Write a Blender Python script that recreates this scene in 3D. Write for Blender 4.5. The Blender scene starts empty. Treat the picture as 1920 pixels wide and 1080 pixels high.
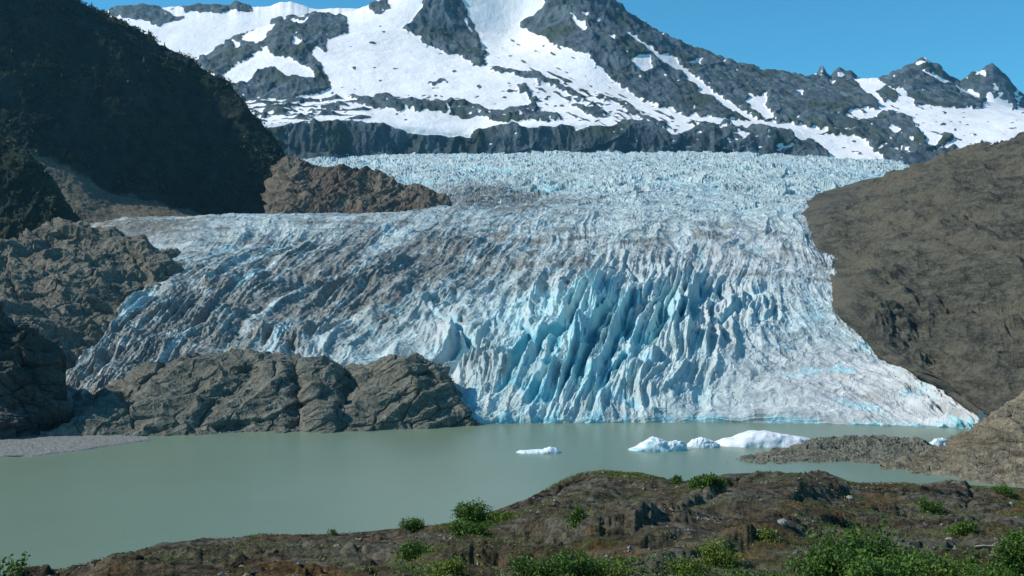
import bpy, math, random
import numpy as np
from mathutils import Vector
from mathutils.bvhtree import BVHTree

random.seed(7)
RNG = np.random.default_rng(11)
F = 2059.0          # focal length in pixels of the 1920 wide photograph
CZ = 100.0          # camera height above the lake
CX, CY = 960.0, 540.0
scene = bpy.context.scene
COL = scene.collection

# ------------------------------------------------------------------ numpy noise
_perm = np.arange(256); np.random.default_rng(3).shuffle(_perm)
_perm = np.concatenate([_perm, _perm, _perm])
_g3 = np.random.default_rng(5).normal(size=(256, 3)); _g3 /= np.linalg.norm(_g3, axis=1)[:, None]
_g3 = _g3.astype(np.float32)
_gx, _gy, _gz = [np.ascontiguousarray(_g3[:, k]) for k in range(3)]

def perlin(x, y, z=0.0):
    x, y, z = np.broadcast_arrays(np.asarray(x, np.float32), np.asarray(y, np.float32), np.asarray(z, np.float32))
    xi = np.floor(x).astype(np.int64); yi = np.floor(y).astype(np.int64); zi = np.floor(z).astype(np.int64)
    xf = x - xi; yf = y - yi; zf = z - zi
    xi &= 255; yi &= 255; zi &= 255
    u = xf*xf*xf*(xf*(xf*6-15)+10); v = yf*yf*yf*(yf*(yf*6-15)+10); w = zf*zf*zf*(zf*(zf*6-15)+10)
    def g(dx, dy, dz):
        h = _perm[_perm[_perm[xi+dx]+yi+dy]+zi+dz]
        return _gx[h]*(xf-dx) + _gy[h]*(yf-dy) + _gz[h]*(zf-dz)
    a = g(0,0,0)*(1-u)+g(1,0,0)*u; b = g(0,1,0)*(1-u)+g(1,1,0)*u
    c = g(0,0,1)*(1-u)+g(1,0,1)*u; d = g(0,1,1)*(1-u)+g(1,1,1)*u
    return ((a*(1-v)+b*v)*(1-w) + (c*(1-v)+d*v)*w) * 1.6

def fbm(x, y, z=0.0, o=5, lac=2.03, gain=0.5):
    s = 0; a = 1.0; n = 0; f = 1.0
    for k in range(o):
        s = s + a*perlin(x*f+17.3*k, y*f-9.1*k, z*f+4.7*k); n += a; a *= gain; f *= lac
    return s/n

def ridged(x, y, z=0.0, o=4, lac=2.1, gain=0.5, sharp=1.0):
    s = 0; a = 1.0; n = 0; f = 1.0
    for k in range(o):
        r = 1-np.abs(perlin(x*f+7.7*k, y*f+3.1*k, z*f-5.9*k))*1.5
        s = s + a*np.clip(r, 0, 1)**(1+sharp); n += a; a *= gain; f *= lac
    return s/n

def facet(x, y, seed=0):
    """broken planes: every jittered cell is one tilted flat face; returns height and distance to the cell's border"""
    x, y = np.broadcast_arrays(np.asarray(x, np.float32), np.asarray(y, np.float32))
    xi = np.floor(x).astype(np.int64); yi = np.floor(y).astype(np.int64)
    d1 = np.full(x.shape, 9., np.float32); d2 = d1.copy(); val = np.zeros(x.shape, np.float32)
    for dx in (-1, 0, 1):
        for dy in (-1, 0, 1):
            h = _perm[_perm[_perm[(xi+dx) & 255]+((yi+dy) & 255)]+seed % 255]
            ox = x-(xi+dx+.5+.8*(_gx[h]*.6)); oy = y-(yi+dy+.5+.8*(_gy[h]*.6))
            dd = ox*ox+oy*oy
            v = _gz[h]*.45 + _gx[(h*7+3) & 255]*ox*.9 + _gy[(h*5+1) & 255]*oy*.9
            near = dd < d1
            d2 = np.where(near, d1, np.minimum(d2, dd)); val = np.where(near, v, val); d1 = np.where(near, dd, d1)
    return val, np.sqrt(d2)-np.sqrt(d1)

def sstep(a, b, x):
    t = np.clip((x-a)/(b-a), 0, 1); return t*t*(3-2*t)

def blob(px, py, cx, cy, rx, ry, rot=0.0):
    c, s = math.cos(math.radians(rot)), math.sin(math.radians(rot))
    dx, dy = px-cx, py-cy
    return np.exp(-(((dx*c+dy*s)/rx)**2 + ((-dx*s+dy*c)/ry)**2))

def in_poly(px, py, poly):
    r = np.zeros(px.shape, bool); n = len(poly)
    xs = [p[0] for p in poly]; ys = [p[1] for p in poly]
    bb = (px >= min(xs)) & (px <= max(xs)) & (py >= min(ys)) & (py <= max(ys))
    if not bb.any(): return r
    x = px[bb]; y = py[bb]; q = np.zeros(x.shape, bool)
    j = n-1
    for i in range(n):
        xi, yi = poly[i]; xj, yj = poly[j]
        if yi != yj:
            q ^= ((yi > y) != (yj > y)) & (x < (xj-xi)*(y-yi)/(yj-yi)+xi)
        j = i
    r[bb] = q
    return r

# ------------------------------------------------------------------ surfaces from control nets
def P(px, py, Y):
    return np.stack([(px-CX)*Y/F, Y, CZ+(CY-py)*Y/F], -1)

def pchip(vals, t):
    """monotone cubic through vals[k] (k = 0..n-1 along axis 0), at parameters t"""
    v = np.asarray(vals, float); n = v.shape[0]
    d = v[1:]-v[:-1]; m = np.zeros_like(v)
    if n > 2:
        a, b = d[:-1], d[1:]; s = a+b
        hm = np.where(a*b > 0, 2*a*b/np.where(np.abs(s) < 1e-9, 1, s), 0)
        m[1:-1] = hm
    m[0] = d[0]; m[-1] = d[-1]
    i = np.clip(np.floor(t).astype(int), 0, n-2); f = (t-i)
    f = f.reshape((-1,)+(1,)*(v.ndim-1))
    f2, f3 = f*f, f*f*f
    return (2*f3-3*f2+1)*v[i]+(f3-2*f2+f)*m[i]+(-2*f3+3*f2)*v[i+1]+(f3-f2)*m[i+1]

def rows_net(rows, x0, x1, nx, dens):
    """rows: polylines of (px, py, Y), sampled over px and lofted; dens: samples per gap (list) -> arrays [ns, nx]"""
    xs = np.linspace(x0, x1, nx); R = []
    for r in rows:
        r = np.array(r, float)
        R.append(np.stack([np.interp(xs, r[:, 0], r[:, 1]), np.interp(xs, r[:, 0], r[:, 2])], -1))
    R = np.array(R)
    t = np.concatenate([np.linspace(k, k+1, d, endpoint=False) for k, d in enumerate(dens)] + [[len(rows)-1]])
    G = pchip(R, t)
    return np.broadcast_to(xs, G.shape[:2]).copy(), G[..., 0], G[..., 1], t

def grid_net(net, du, dv):
    """net [rows][cols] of (px, py, Y); du, dv samples per gap (int or list)"""
    N = np.array(net, float)
    nr, nc = N.shape[:2]
    dv = [dv]*(nr-1) if isinstance(dv, int) else dv
    du = [du]*(nc-1) if isinstance(du, int) else du
    tv = np.concatenate([np.linspace(k, k+1, d, endpoint=False) for k, d in enumerate(dv)] + [[nr-1]])
    tu = np.concatenate([np.linspace(k, k+1, d, endpoint=False) for k, d in enumerate(du)] + [[nc-1]])
    A = pchip(N, tv)
    B = pchip(A.transpose(1, 0, 2), tu).transpose(1, 0, 2)
    U, V = np.meshgrid(tu, tv)
    return B[..., 0], B[..., 1], B[..., 2], U, V

def normals(p):
    a = np.gradient(p, axis=1); b = np.gradient(p, axis=0)
    n = np.cross(a, b); n /= np.linalg.norm(n, axis=-1)[..., None]+1e-9
    n[n[..., 2] < 0] *= -1
    return n

def mesh_from(name, verts, quads, mat, attrs=None, smooth=True, parent=None):
    me = bpy.data.meshes.new(name)
    verts = np.ascontiguousarray(verts, np.float32); quads = np.ascontiguousarray(quads, np.int32)
    k = quads.shape[1]
    me.vertices.add(len(verts)); me.vertices.foreach_set('co', verts.ravel())
    me.loops.add(quads.size); me.loops.foreach_set('vertex_index', quads.ravel())
    me.polygons.add(len(quads)); me.polygons.foreach_set('loop_start', np.arange(0, quads.size, k, dtype=np.int32))
    me.update(calc_edges=True)
    me.polygons.foreach_set('use_smooth', np.full(len(quads), smooth, bool))
    for an, av in (attrs or {}).items():
        at = me.attributes.new(an, 'FLOAT', 'POINT'); at.data.foreach_set('value', np.ascontiguousarray(av, np.float32).ravel())
    me.materials.append(mat)
    me.validate()
    o = bpy.data.objects.new(name, me); COL.objects.link(o)
    if parent: o.parent = parent
    return o

def grid_obj(name, p, mat, attrs=None, smooth=True, kind='structure'):
    h, w = p.shape[:2]
    i = np.arange(h*w).reshape(h, w)
    q = np.stack([i[:-1, :-1], i[:-1, 1:], i[1:, 1:], i[1:, :-1]], -1).reshape(-1, 4)
    a = p[:-1, 1:]-p[:-1, :-1]; b = p[1:, :-1]-p[:-1, :-1]
    if np.cross(a, b)[..., 2].mean() < 0: q = q[:, ::-1]
    o = mesh_from(name, p.reshape(-1, 3), q, mat, attrs, smooth)
    if kind: o['kind'] = kind
    return o

def tag(o, label, cat, group=None):
    o['label'] = label; o['category'] = cat
    if group: o['group'] = group
    return o

# ------------------------------------------------------------------ material helper
class NT:
    def __init__(s, name):
        s.m = bpy.data.materials.new(name); s.m.use_nodes = True
        s.t = s.m.node_tree; s.t.nodes.clear()
        s.out = s.n('ShaderNodeOutputMaterial'); s.b = s.n('ShaderNodeBsdfPrincipled')
        s.t.links.new(s.b.outputs[0], s.out.inputs[0])
        s.geo = s.n('ShaderNodeNewGeometry').outputs['Position']
    def n(s, t, **k):
        x = s.t.nodes.new(t)
        for a, b in k.items(): setattr(x, a, b)
        return x
    def put(s, sock, v):
        if hasattr(v, 'is_linked') or isinstance(v, bpy.types.NodeSocket): s.t.links.new(v, sock)
        elif isinstance(v, (tuple, list)) and len(v) == 3 and sock.type == 'RGBA': sock.default_value = (*v, 1)
        else: sock.default_value = v
    def pos(s, sc):
        m = s.n('ShaderNodeVectorMath', operation='MULTIPLY'); s.put(m.inputs[0], s.geo); m.inputs[1].default_value = sc
        return m.outputs[0]
    def noise(s, sc, scale=1.0, det=6, rough=0.6, dist=0.0):
        x = s.n('ShaderNodeTexNoise'); s.put(x.inputs['Vector'], s.pos(sc)); x.inputs['Scale'].default_value = scale
        x.inputs['Detail'].default_value = det; x.inputs['Roughness'].default_value = rough; x.inputs['Distortion'].default_value = dist
        return x.outputs[0]
    def ramp(s, f, a, b):
        x = s.n('ShaderNodeMapRange', interpolation_type='SMOOTHSTEP'); s.put(x.inputs[0], f)
        x.inputs[1].default_value = a; x.inputs[2].default_value = b
        return x.outputs[0]
    def mix(s, f, a, b):
        x = s.n('ShaderNodeMix', data_type='RGBA'); s.put(x.inputs[0], f); s.put(x.inputs[6], a); s.put(x.inputs[7], b)
        return x.outputs[2]
    def math(s, op, a, b=0.0):
        x = s.n('ShaderNodeMath', operation=op, use_clamp=False); s.put(x.inputs[0], a); s.put(x.inputs[1], b)
        return x.outputs[0]
    def attr(s, name):
        return s.n('ShaderNodeAttribute', attribute_name=name).outputs['Fac']
    def bump(s, h, st, dist):
        x = s.n('ShaderNodeBump'); x.inputs['Strength'].default_value = st; x.inputs['Distance'].default_value = dist
        s.put(x.inputs['Height'], h); s.t.links.new(x.outputs[0], s.b.inputs['Normal'])
    def set(s, **k):
        for a, v in k.items(): s.put(s.b.inputs[a.replace('_', ' ')], v)
        return s.m

def rock_mat(name, c1, c2, c3, s, spec=0.2, moss=None, bump=0.6, stretch=(1, 1, 1.6)):
    """s: size in metres of the medium patches"""
    t = NT(name)
    big = t.noise(stretch, 0.18/s, 5, 0.6); mid = t.noise(stretch, 1.0/s, 8, 0.72, 0.6); fine = t.noise((1, 1, 1), 7.0/s, 6, 0.7)
    col = t.mix(t.ramp(mid, 0.35, 0.65), c1, c2)
    col = t.mix(t.ramp(big, 0.45, 0.62), col, c3)
    col = t.mix(t.math('MULTIPLY', t.ramp(fine, 0.50, 0.74), 0.55), col, tuple(min(1, x*1.9) for x in c2))
    col = t.mix(t.math('MULTIPLY', t.ramp(fine, 0.5, 0.3), 0.6), col, tuple(x*0.4 for x in c1))
    if moss is not None:
        col = t.mix(t.math('MULTIPLY', t.attr('moss'), 1.0), col, t.mix(t.ramp(fine, 0.35, 0.65), moss[0], moss[1]))
    h = t.math('ADD', mid, t.math('MULTIPLY', fine, 0.35))
    t.bump(h, bump, s*0.5)
    return t.set(Base_Color=col, Roughness=0.9, Specular_IOR_Level=spec)

# ------------------------------------------------------------------ materials
def mat_snowmount():
    t = NT('snow and rock')
    rock = t.mix(t.ramp(t.noise((1, 1, .45), 1/70, 9, 0.7), 0.35, 0.65), (0.040, 0.060, 0.072), (0.105, 0.142, 0.160))  # rock colour is bluer than stone, with the distance haze mixed in
    rock = t.mix(t.ramp(t.noise((1, 1, 1), 1/260, 5, 0.6), 0.48, 0.66), rock, (0.045, 0.064, 0.045))
    snow = t.mix(t.ramp(t.noise((1, .4, 1), 1/160, 6, 0.6), 0.35, 0.7), (0.92, 0.91, 0.91), (0.80, 0.79, 0.79))
    col = t.mix(t.ramp(t.attr('rock'), 0.35, 0.65), snow, rock)
    t.bump(t.noise((1, 1, .45), 1/34, 9, 0.72), 0.5, 15)
    return t.set(Base_Color=col, Roughness=0.85, Specular_IOR_Level=0.15)

def mat_ice(name='glacier ice', sc=1.0, cold=((0.49, 0.575, 0.575), (0.335, 0.415, 0.41)), warm=((0.60, 0.605, 0.59), (0.45, 0.455, 0.44))):
    t = NT(name)
    n1 = t.noise((1, 1, 1), 0.05/sc, 7, 0.65); n2 = t.noise((1, 1, 1), 0.35/sc, 7, 0.7)
    crust = t.mix(t.attr('warm'), t.mix(t.ramp(n1, 0.35, 0.65), *cold), t.mix(t.ramp(n1, 0.35, 0.65), *warm))
    crust = t.mix(t.math('MULTIPLY', t.ramp(n2, 0.52, 0.72), 0.5), crust, (0.36, 0.355, 0.33))
    blue = t.mix(t.ramp(n2, 0.3, 0.7), (0.33, 0.56, 0.60), (0.45, 0.63, 0.65))
    deep = (0.15, 0.41, 0.48)
    ba = t.attr('blue')
    col = t.mix(t.ramp(ba, 0.1, 0.55), crust, blue)
    col = t.mix(t.ramp(ba, 0.6, 1.1), col, deep)
    dirt = t.mix(t.ramp(n2, 0.4, 0.65), (0.095, 0.098, 0.085), (0.235, 0.23, 0.20))
    da = t.math('MULTIPLY', t.attr('dirt'), t.ramp(t.math('ADD', t.math('MULTIPLY', n2, 0.6), t.math('MULTIPLY', n1, 0.4)), 0.32, 0.55))
    col = t.mix(t.ramp(da, 0.05, 0.95), col, dirt)
    t.bump(n2, 0.5, 1.6*sc)
    return t.set(Base_Color=col, Roughness=0.55, Specular_IOR_Level=0.3, Subsurface_Weight=0.35, Subsurface_Radius=(.5, 1.1, 1.5), Subsurface_Scale=2.5*sc)

def mat_water():
    t = NT('glacial water')
    big = t.noise((1, 1, 1), 1/140, 3, 0.5)
    col = t.mix(t.ramp(big, 0.3, 0.7), (0.158, 0.215, 0.145), (0.166, 0.230, 0.165))
    r = t.math('ADD', t.noise((1, .55, 1), 0.9, 5, 0.6), t.math('MULTIPLY', t.noise((1, .5, 1), 0.12, 4, 0.6), 2.0))
    t.bump(r, 0.22, 0.5)
    return t.set(Base_Color=col, Roughness=0.28, IOR=1.33, Specular_IOR_Level=0.5)

def leaf_mat(name, a, b, tr=0.25):
    t = NT(name)
    at = t.attr('tone')
    col = t.mix(at, a, b)
    tl = t.n('ShaderNodeBsdfTranslucent'); t.put(tl.inputs[0], col)
    mx = t.n('ShaderNodeMixShader'); mx.inputs[0].default_value = tr
    t.t.links.new(t.b.outputs[0], mx.inputs[1]); t.t.links.new(tl.outputs[0], mx.inputs[2]); t.t.links.new(mx.outputs[0], t.out.inputs[0])
    return t.set(Base_Color=col, Roughness=0.6, Specular_IOR_Level=0.25)

M_MOUNT = mat_snowmount()
M_ICE = mat_ice()
M_BERG = mat_ice('iceberg ice', 0.5, ((.80, .82, .83), (.68, .71, .73)), ((.8, .8, .8), (.7, .7, .7)))
M_WATER = mat_water()
M_HEAD = rock_mat('headland rock', (0.075, 0.076, 0.060), (0.210, 0.206, 0.164), (0.132, 0.130, 0.100), 9.0)
M_LEDGE = rock_mat('ledge rock', (0.085, 0.083, 0.067), (0.225, 0.208, 0.160), (0.150, 0.132, 0.098), 12.0)
M_CLIFF = rock_mat('cliff rock darkened for shade', (0.035, 0.038, 0.035), (0.10, 0.10, 0.085), (0.06, 0.065, 0.05), 12.0)  # shade of the cliff face is put into this darker colour
M_RUST = rock_mat('reddish rock', (0.082, 0.068, 0.053), (0.205, 0.175, 0.130), (0.105, 0.078, 0.062), 22.0)
M_HILL = rock_mat('olive brown rock', (0.032, 0.033, 0.027), (0.108, 0.103, 0.078), (0.105, 0.096, 0.069), 17.0, stretch=(1, .5, 2.6))
M_SLOPE = rock_mat('pale brown scree', (0.100, 0.085, 0.060), (0.260, 0.222, 0.155), (0.155, 0.130, 0.088), 7.0)
M_ISLET = rock_mat('till', (0.085, 0.083, 0.064), (0.215, 0.205, 0.155), (0.135, 0.130, 0.098), 5.0)
M_GRAVEL = rock_mat('grey gravel', (0.13, 0.135, 0.125), (0.23, 0.235, 0.215), (0.18, 0.185, 0.17), 3.0, bump=0.3)
M_FOREST_SOIL = rock_mat('forest slope', (0.010, 0.018, 0.013), (0.032, 0.046, 0.024), (0.060, 0.060, 0.046), 30.0)
def mat_ground():
    t = NT('foreground rock and soil')
    slab = t.noise((1, 1, 2.4), .22, 6, .62, .5); soil = t.noise((1, 1, 1.5), .5, 7, .66); mid = t.noise((1, 1, 2.6), 1.9, 8, .7, .5); fine = t.noise((1, 1, 1), 9, 7, .72)
    rock = t.mix(t.ramp(mid, .34, .66), (.030, .028, .021), (.165, .150, .112))
    dirt = t.mix(t.ramp(mid, .36, .64), (.024, .018, .011), (.105, .080, .047))
    col = t.mix(t.ramp(slab, .42, .58), rock, dirt)
    orange = t.mix(t.ramp(fine, .35, .65), (.070, .038, .012), (.185, .100, .028))
    green = t.mix(t.ramp(fine, .35, .65), (.030, .045, .010), (.095, .115, .022))
    col = t.mix(t.math('MULTIPLY', t.attr('moss'), t.ramp(t.math('ADD', fine, t.math('MULTIPLY', mid, .6)), .62, .92)), col, t.mix(t.ramp(soil, .44, .54), green, orange))
    col = t.mix(t.math('MULTIPLY', t.ramp(fine, .58, .76), .45), col, (.24, .215, .17))
    col = t.mix(t.math('MULTIPLY', t.ramp(fine, .47, .30), .7), col, (.012, .011, .010))
    t.bump(t.math('ADD', mid, t.math('MULTIPLY', fine, .4)), .9, .22)
    return t.set(Base_Color=col, Roughness=.9, Specular_IOR_Level=.15)
M_GROUND = mat_ground()
M_TREE = leaf_mat('spruce foliage', (0.010, 0.022, 0.012), (0.036, 0.064, 0.020), 0.1)
M_LEAF = leaf_mat('shrub leaves', (0.026, 0.070, 0.012), (0.120, 0.215, 0.032))
M_LEAF_Y = leaf_mat('yellow green leaves', (0.055, 0.100, 0.014), (0.19, 0.25, 0.035))
M_STEM = NT('stem bark').set(Base_Color=(0.07, 0.05, 0.035), Roughness=0.9)

# ------------------------------------------------------------------ base sheets
def sheet(name, z, x0, x1, y0, y1, mat):
    v = np.array([(x0, y0, z), (x1, y0, z), (x1, y1, z), (x0, y1, z)], float)
    o = mesh_from(name, v, np.array([[0, 1, 2, 3]]), mat, smooth=False); o['kind'] = 'structure'
    return o
sheet('ground', -20, -40000, 40000, -16000, 60000, M_ISLET)
sheet('water', 0, -2500, 2500, -400, 1300, M_WATER)

# ------------------------------------------------------------------ far snow mountains
SC = lambda pts: [tuple(p) for p in pts]
ROCK = [
 [(195,18),(240,10),(300,8),(310,22),(345,34),(330,40),(296,50),(265,38),(215,32)],
 [(340,8),(360,10),(400,8),(440,2),(470,12),(480,22),(440,20),(420,26),(385,22),(350,24)],
 [(365,117),(420,86),(470,58),(530,38),(600,26),(648,30),(652,62),(612,72),(614,103),(590,88),(585,100),(605,130),(628,165),(610,175),(560,185),(500,186),(450,188),(430,165)],
 [(750,55),(775,38),(790,10),(800,-15),(858,-15),(880,30),(895,60),(908,100),(911,127),(885,122),(870,112),(866,103),(830,100),(795,80),(790,70),(770,62)],
 [(690,14),(700,2),(722,-4),(735,18),(705,28)],
 [(973,45),(1000,30),(1020,5),(1025,-40),(1150,-40),(1160,15),(1195,30),(1240,58),(1280,78),(1370,112),(1460,132),(1560,146),(1600,148),(1650,200),(1655,212),(1620,208),(1585,216),(1600,228),(1640,222),
  (1655,232),(1610,240),(1560,246),(1530,240),(1480,236),(1440,228),(1380,228),(1330,225),(1290,220),(1270,208),(1210,190),(1165,165),(1140,140),(1105,105),(1080,98),(1040,85),(1020,70),(990,58)],
 [(655,192),(700,182),(760,186),(830,188),(880,190),(930,206),(1000,200),(1050,222),(1060,228),(1000,228),(950,232),(880,224),(820,212),(740,207),(690,200)],
 [(480,250),(505,240),(580,230),(640,226),(720,230),(790,242),(880,258),(890,246),(930,236),(1000,240),(1060,235),(1090,240),(1150,238),(1170,222),(1230,232),(1262,255),(1310,235),(1340,226),(1430,233),(1470,245),(1500,268),(1545,300),(1560,340),(400,340)],
 [(918,127),(960,131),(1005,142),(1045,153),(1080,172),(1104,190),(1075,180),(1035,162),(985,146),(930,136)],
 [(965,157),(985,158),(990,175),(1020,190),(1000,192),(980,178)],
 [(800,155),(830,148),(842,152),(812,162)],
 [(1040,145),(1075,150),(1060,156)], [(1000,162),(1030,173),(1010,172)], [(1110,175),(1160,190),(1130,186)],
 [(1150,180),(1200,215),(1260,240),(1240,238),(1180,212)], [(1060,190),(1110,205),(1150,225),(1100,215)],
 [(1500,262),(1520,255),(1550,290),(1575,330),(1520,320)],
 [(1598,245),(1650,212),(1700,216),(1722,240),(1738,270),(1748,285),(1768,250),(1790,258),(1756,284),(1800,272),(1770,305),(1690,320),(1640,284),(1622,264),(1600,255),(1560,257),(1528,250)],
 [(1648,150),(1700,124),(1740,128),(1800,160),(1852,192),(1842,207),(1780,200),(1720,196),(1706,182),(1690,166),(1660,160)],
 [(1640,172),(1668,168),(1684,178),(1680,192),(1660,190)],
]
SNOW = [
 [(418,145),(440,125),(475,104),(502,90),(512,108),(540,108),(580,128),(592,146),(540,146),(518,130),(484,134),(464,154),(442,160)],
 [(455,72),(470,60),(500,48),(522,46),(502,65),(488,80),(465,78)],
 [(438,78),(450,80),(448,96),(440,93)], [(545,40),(580,33),(560,50)], [(553,75),(568,80),(560,88),(552,84)],
 [(1068,22),(1078,38),(1098,44),(1096,66),(1088,56),(1074,38)], [(1090,30),(1100,27),(1098,36)], [(1114,36),(1128,34),(1124,42)],
 [(868,36),(874,36),(885,58),(880,60)], [(1140,66),(1152,64),(1150,76),(1143,78)],
 [(1182,110),(1200,103),(1216,104),(1224,130),(1202,135),(1190,124)],
 [(1150,46),(1190,70),(1230,98),(1262,110),(1300,140),(1340,172),(1386,204),(1420,222),(1450,236),(1490,254),(1470,250),(1420,232),(1372,208),(1322,178),(1296,158),(1280,136),(1240,112),(1200,84)],
 [(1400,172),(1412,182),(1438,174),(1436,200),(1448,220),(1440,226),(1412,206),(1404,204)],
 [(1290,118),(1320,105),(1310,125)], [(1486,166),(1500,170),(1510,172),(1504,186),(1496,178)], [(1515,168),(1526,178),(1518,180)],
 [(1550,146),(1590,150),(1560,157)],
 [(1270,222),(1300,215),(1320,222),(1350,222),(1385,226),(1440,228),(1420,236),(1380,238),(1330,232),(1300,240)],
 [(1585,215),(1612,203),(1656,208),(1640,224),(1600,226)],
 [(1708,128),(1760,138),(1800,164),(1840,184),(1830,186),(1790,164),(1740,142)],
 [(1665,240),(1685,236),(1690,246),(1672,250)], [(1680,258),(1684,270),(1680,266)], [(1450,270),(1490,272),(1460,284)], [(1370,250),(1410,246),(1400,256)],
 [(780,252),(700,226),(660,216),(720,225),(800,240),(880,257),(860,256)], [(870,224),(900,218),(920,226),(890,230)], [(960,236),(1040,228),(1060,236),(980,240)],
 [(1070,232),(1110,236),(1080,244)], [(650,214),(720,222),(740,230),(660,226)], [(820,214),(850,220),(846,230),(826,224)],
]

def snow_mask(px, py, X, Z, streaks=1.0):
    jx = fbm(px/16, py/12, 0.3, 5, gain=.6)*12; jy = fbm(px/16, py/12, 7.3, 5, gain=.6)*10
    qx, qy = px+jx, py+jy
    r = np.zeros(px.shape)
    for p in ROCK: r[in_poly(qx, qy, p)] = 1
    for p in SNOW: r[in_poly(qx, qy, p)] = 0
    # little outcrops and snow fingers
    n = fbm(px/19+py/50, py/7, 2.2, 5, gain=.6)
    zone = blob(px, py, 800, 180, 240, 26) + blob(px, py, 1130, 205, 170, 45, 30) + blob(px, py, 560, 205, 170, 20)*1.2 + 0.35*blob(px, py, 740, 90, 120, 60) + 0.35*blob(px, py, 1800, 235, 140, 40) + 0.5*blob(px, py, 1620, 275, 70, 30)+0.6*blob(px, py, 400, 14, 150, 12)
    r = np.maximum(r, sstep(0.22, 0.29, n + 0.15*np.clip(zone, 0, 1.2) - 0.10)*(zone > 0.1))
    r = np.maximum(r, sstep(0.0, 0.1, fbm(px/60, py/5, 9.1, 3) - 0.16 + 0.25*blob(px, py, 560, 205, 160, 20))*(blob(px, py, 560, 205, 160, 24) > 0.3))
    ca, sa = math.cos(math.radians(27)), math.sin(math.radians(27))
    n2 = fbm((px*ca+py*sa)/38, (-px*sa+py*ca)/5.5, 6.6, 5, gain=.6)
    z2 = blob(px, py, 1120, 190, 190, 48, 27)+.6*blob(px, py, 1330, 250, 120, 30, 15)+.5*blob(px, py, 1720, 225, 150, 40, 10)
    r = np.maximum(r, sstep(.10, .17, n2-.22+.26*np.clip(z2, 0, 1))*(z2 > .15))
    m = fbm(px/11-py/30, py/11+px/40, 5.1, 5, gain=.62)
    r = r*(1-sstep(0.31, 0.38, m + 0.14*(blob(px, py, 1380, 255, 130, 35)+blob(px, py, 860, 215, 220, 18)+blob(px, py, 1690, 270, 70, 30))))
    return r

def mount(name, rows, x0, x1, nx, dens, rough, mat=M_MOUNT, mask=True, wl=180.0):
    px, py, Y, t = rows_net(rows, x0, x1, nx, dens)
    py0, Y0 = py, Y; kern = np.hanning(int(nx*.045)); kern /= kern.sum(); kl = len(kern)//2
    sm_ = lambda a: np.apply_along_axis(lambda q: np.convolve(np.pad(q, kl, mode='edge'), kern, 'valid')[:nx], 1, a)
    ktop = sstep(.75, .25, np.abs(t-(len(rows)-2)))[:, None]
    py = py0*ktop+sm_(py0)*(1-ktop) + ktop*2.6*fbm(px/13, .5, 2.2, 4); Y = sm_(Y0)
    p = P(px, py, Y); n = normals(p)
    r = snow_mask(px, py, p[..., 0], p[..., 2]) if mask is True else mask(px, py)
    rs = r.copy()
    for k in range(3):
        rs[1:-1, 1:-1] = (rs[1:-1, 1:-1]*2+rs[:-2, 1:-1]+rs[2:, 1:-1]+rs[1:-1, :-2]+rs[1:-1, 2:])/6
    X, YY, Z = p[..., 0], p[..., 1], p[..., 2]
    rw = rs.copy()
    for k in range(14):
        rw[1:-1, 1:-1] = (rw[1:-1, 1:-1]+rw[:-2, 1:-1]+rw[2:, 1:-1]+rw[1:-1, :-2]+rw[1:-1, 2:])/5
    rw = sstep(.25, 1, rw)
    d = rough*(rw*(ridged(X/wl, YY/wl, Z/wl*.45, 6, gain=0.52)-0.35)*.45 + rw*.15 + .14*rw*fbm(X/38, YY/160, Z/260, 4) + .20*rw*facet((X+.3*YY)/110, Z/90+.002*X, 4)[0] + .30*rw*(ridged((X+.5*Z)/150, (Z-.4*X)/420, 5.0, 4, gain=.55)-.4) + 0.16*fbm(X/wl/1.2, YY/wl/1.2, Z/wl, 5))
    p = p + n*d[..., None]
    return grid_obj(name, p, mat, {'rock': rs})

# skyline ridge, far left
sk = [(-300,70),(0,40),(190,24),(205,20),(240,13),(270,11),(300,15),(330,12),(360,11),(400,9),(430,14),(443,4),(460,10),(480,14),(510,10),(525,4),(545,3),(570,11),(590,17),(620,17),(640,16),(690,15),(720,16),(800,10)]
mount('distant_mountain', [[(a, 190, 6900) for a in (-300, 900)], [(a, 66, 7600) for a in (-300, 900)], [(a, b, 8300) for a, b in sk], [(a, b+80, 9200) for a, b in sk]],
      -250, 800, 620, [90, 60, 10], 45)
# far pinnacles, right
sk = [(1400,190),(1480,165),(1520,152),(1528,140),(1535,137),(1541,125),(1548,138),(1558,148),(1565,136),(1574,129),(1584,134),(1594,133),(1606,142),(1620,151),(1650,152),(1690,138),(1703,124),(1716,119),(1727,107),(1738,108),(1748,119),(1765,127),(1780,145),(1800,154),(1812,147),(1822,136),(1838,134),(1850,123),(1862,121),(1868,126),(1884,142),(1900,160),(1925,186),(2000,240),(2400,330)]
mount('distant_mountain', [[(a, 260, 7300) for a in (1400, 2400)], [(a, b*.4+.6*230, 7800) for a, b in sk], [(a, b, 8300) for a, b in sk], [(a, b+120, 9000) for a, b in sk]],
      1420, 2300, 620, [60, 110, 12], 34, mask=lambda x, y: 1-sstep(0.06, 0.22, fbm(x/26, y/20, 1.3, 4)+0.12*blob(x, y, 1725, 118, 30, 12)+.6*blob(x, y, 1850, 190, 60, 16)-.12))
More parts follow.
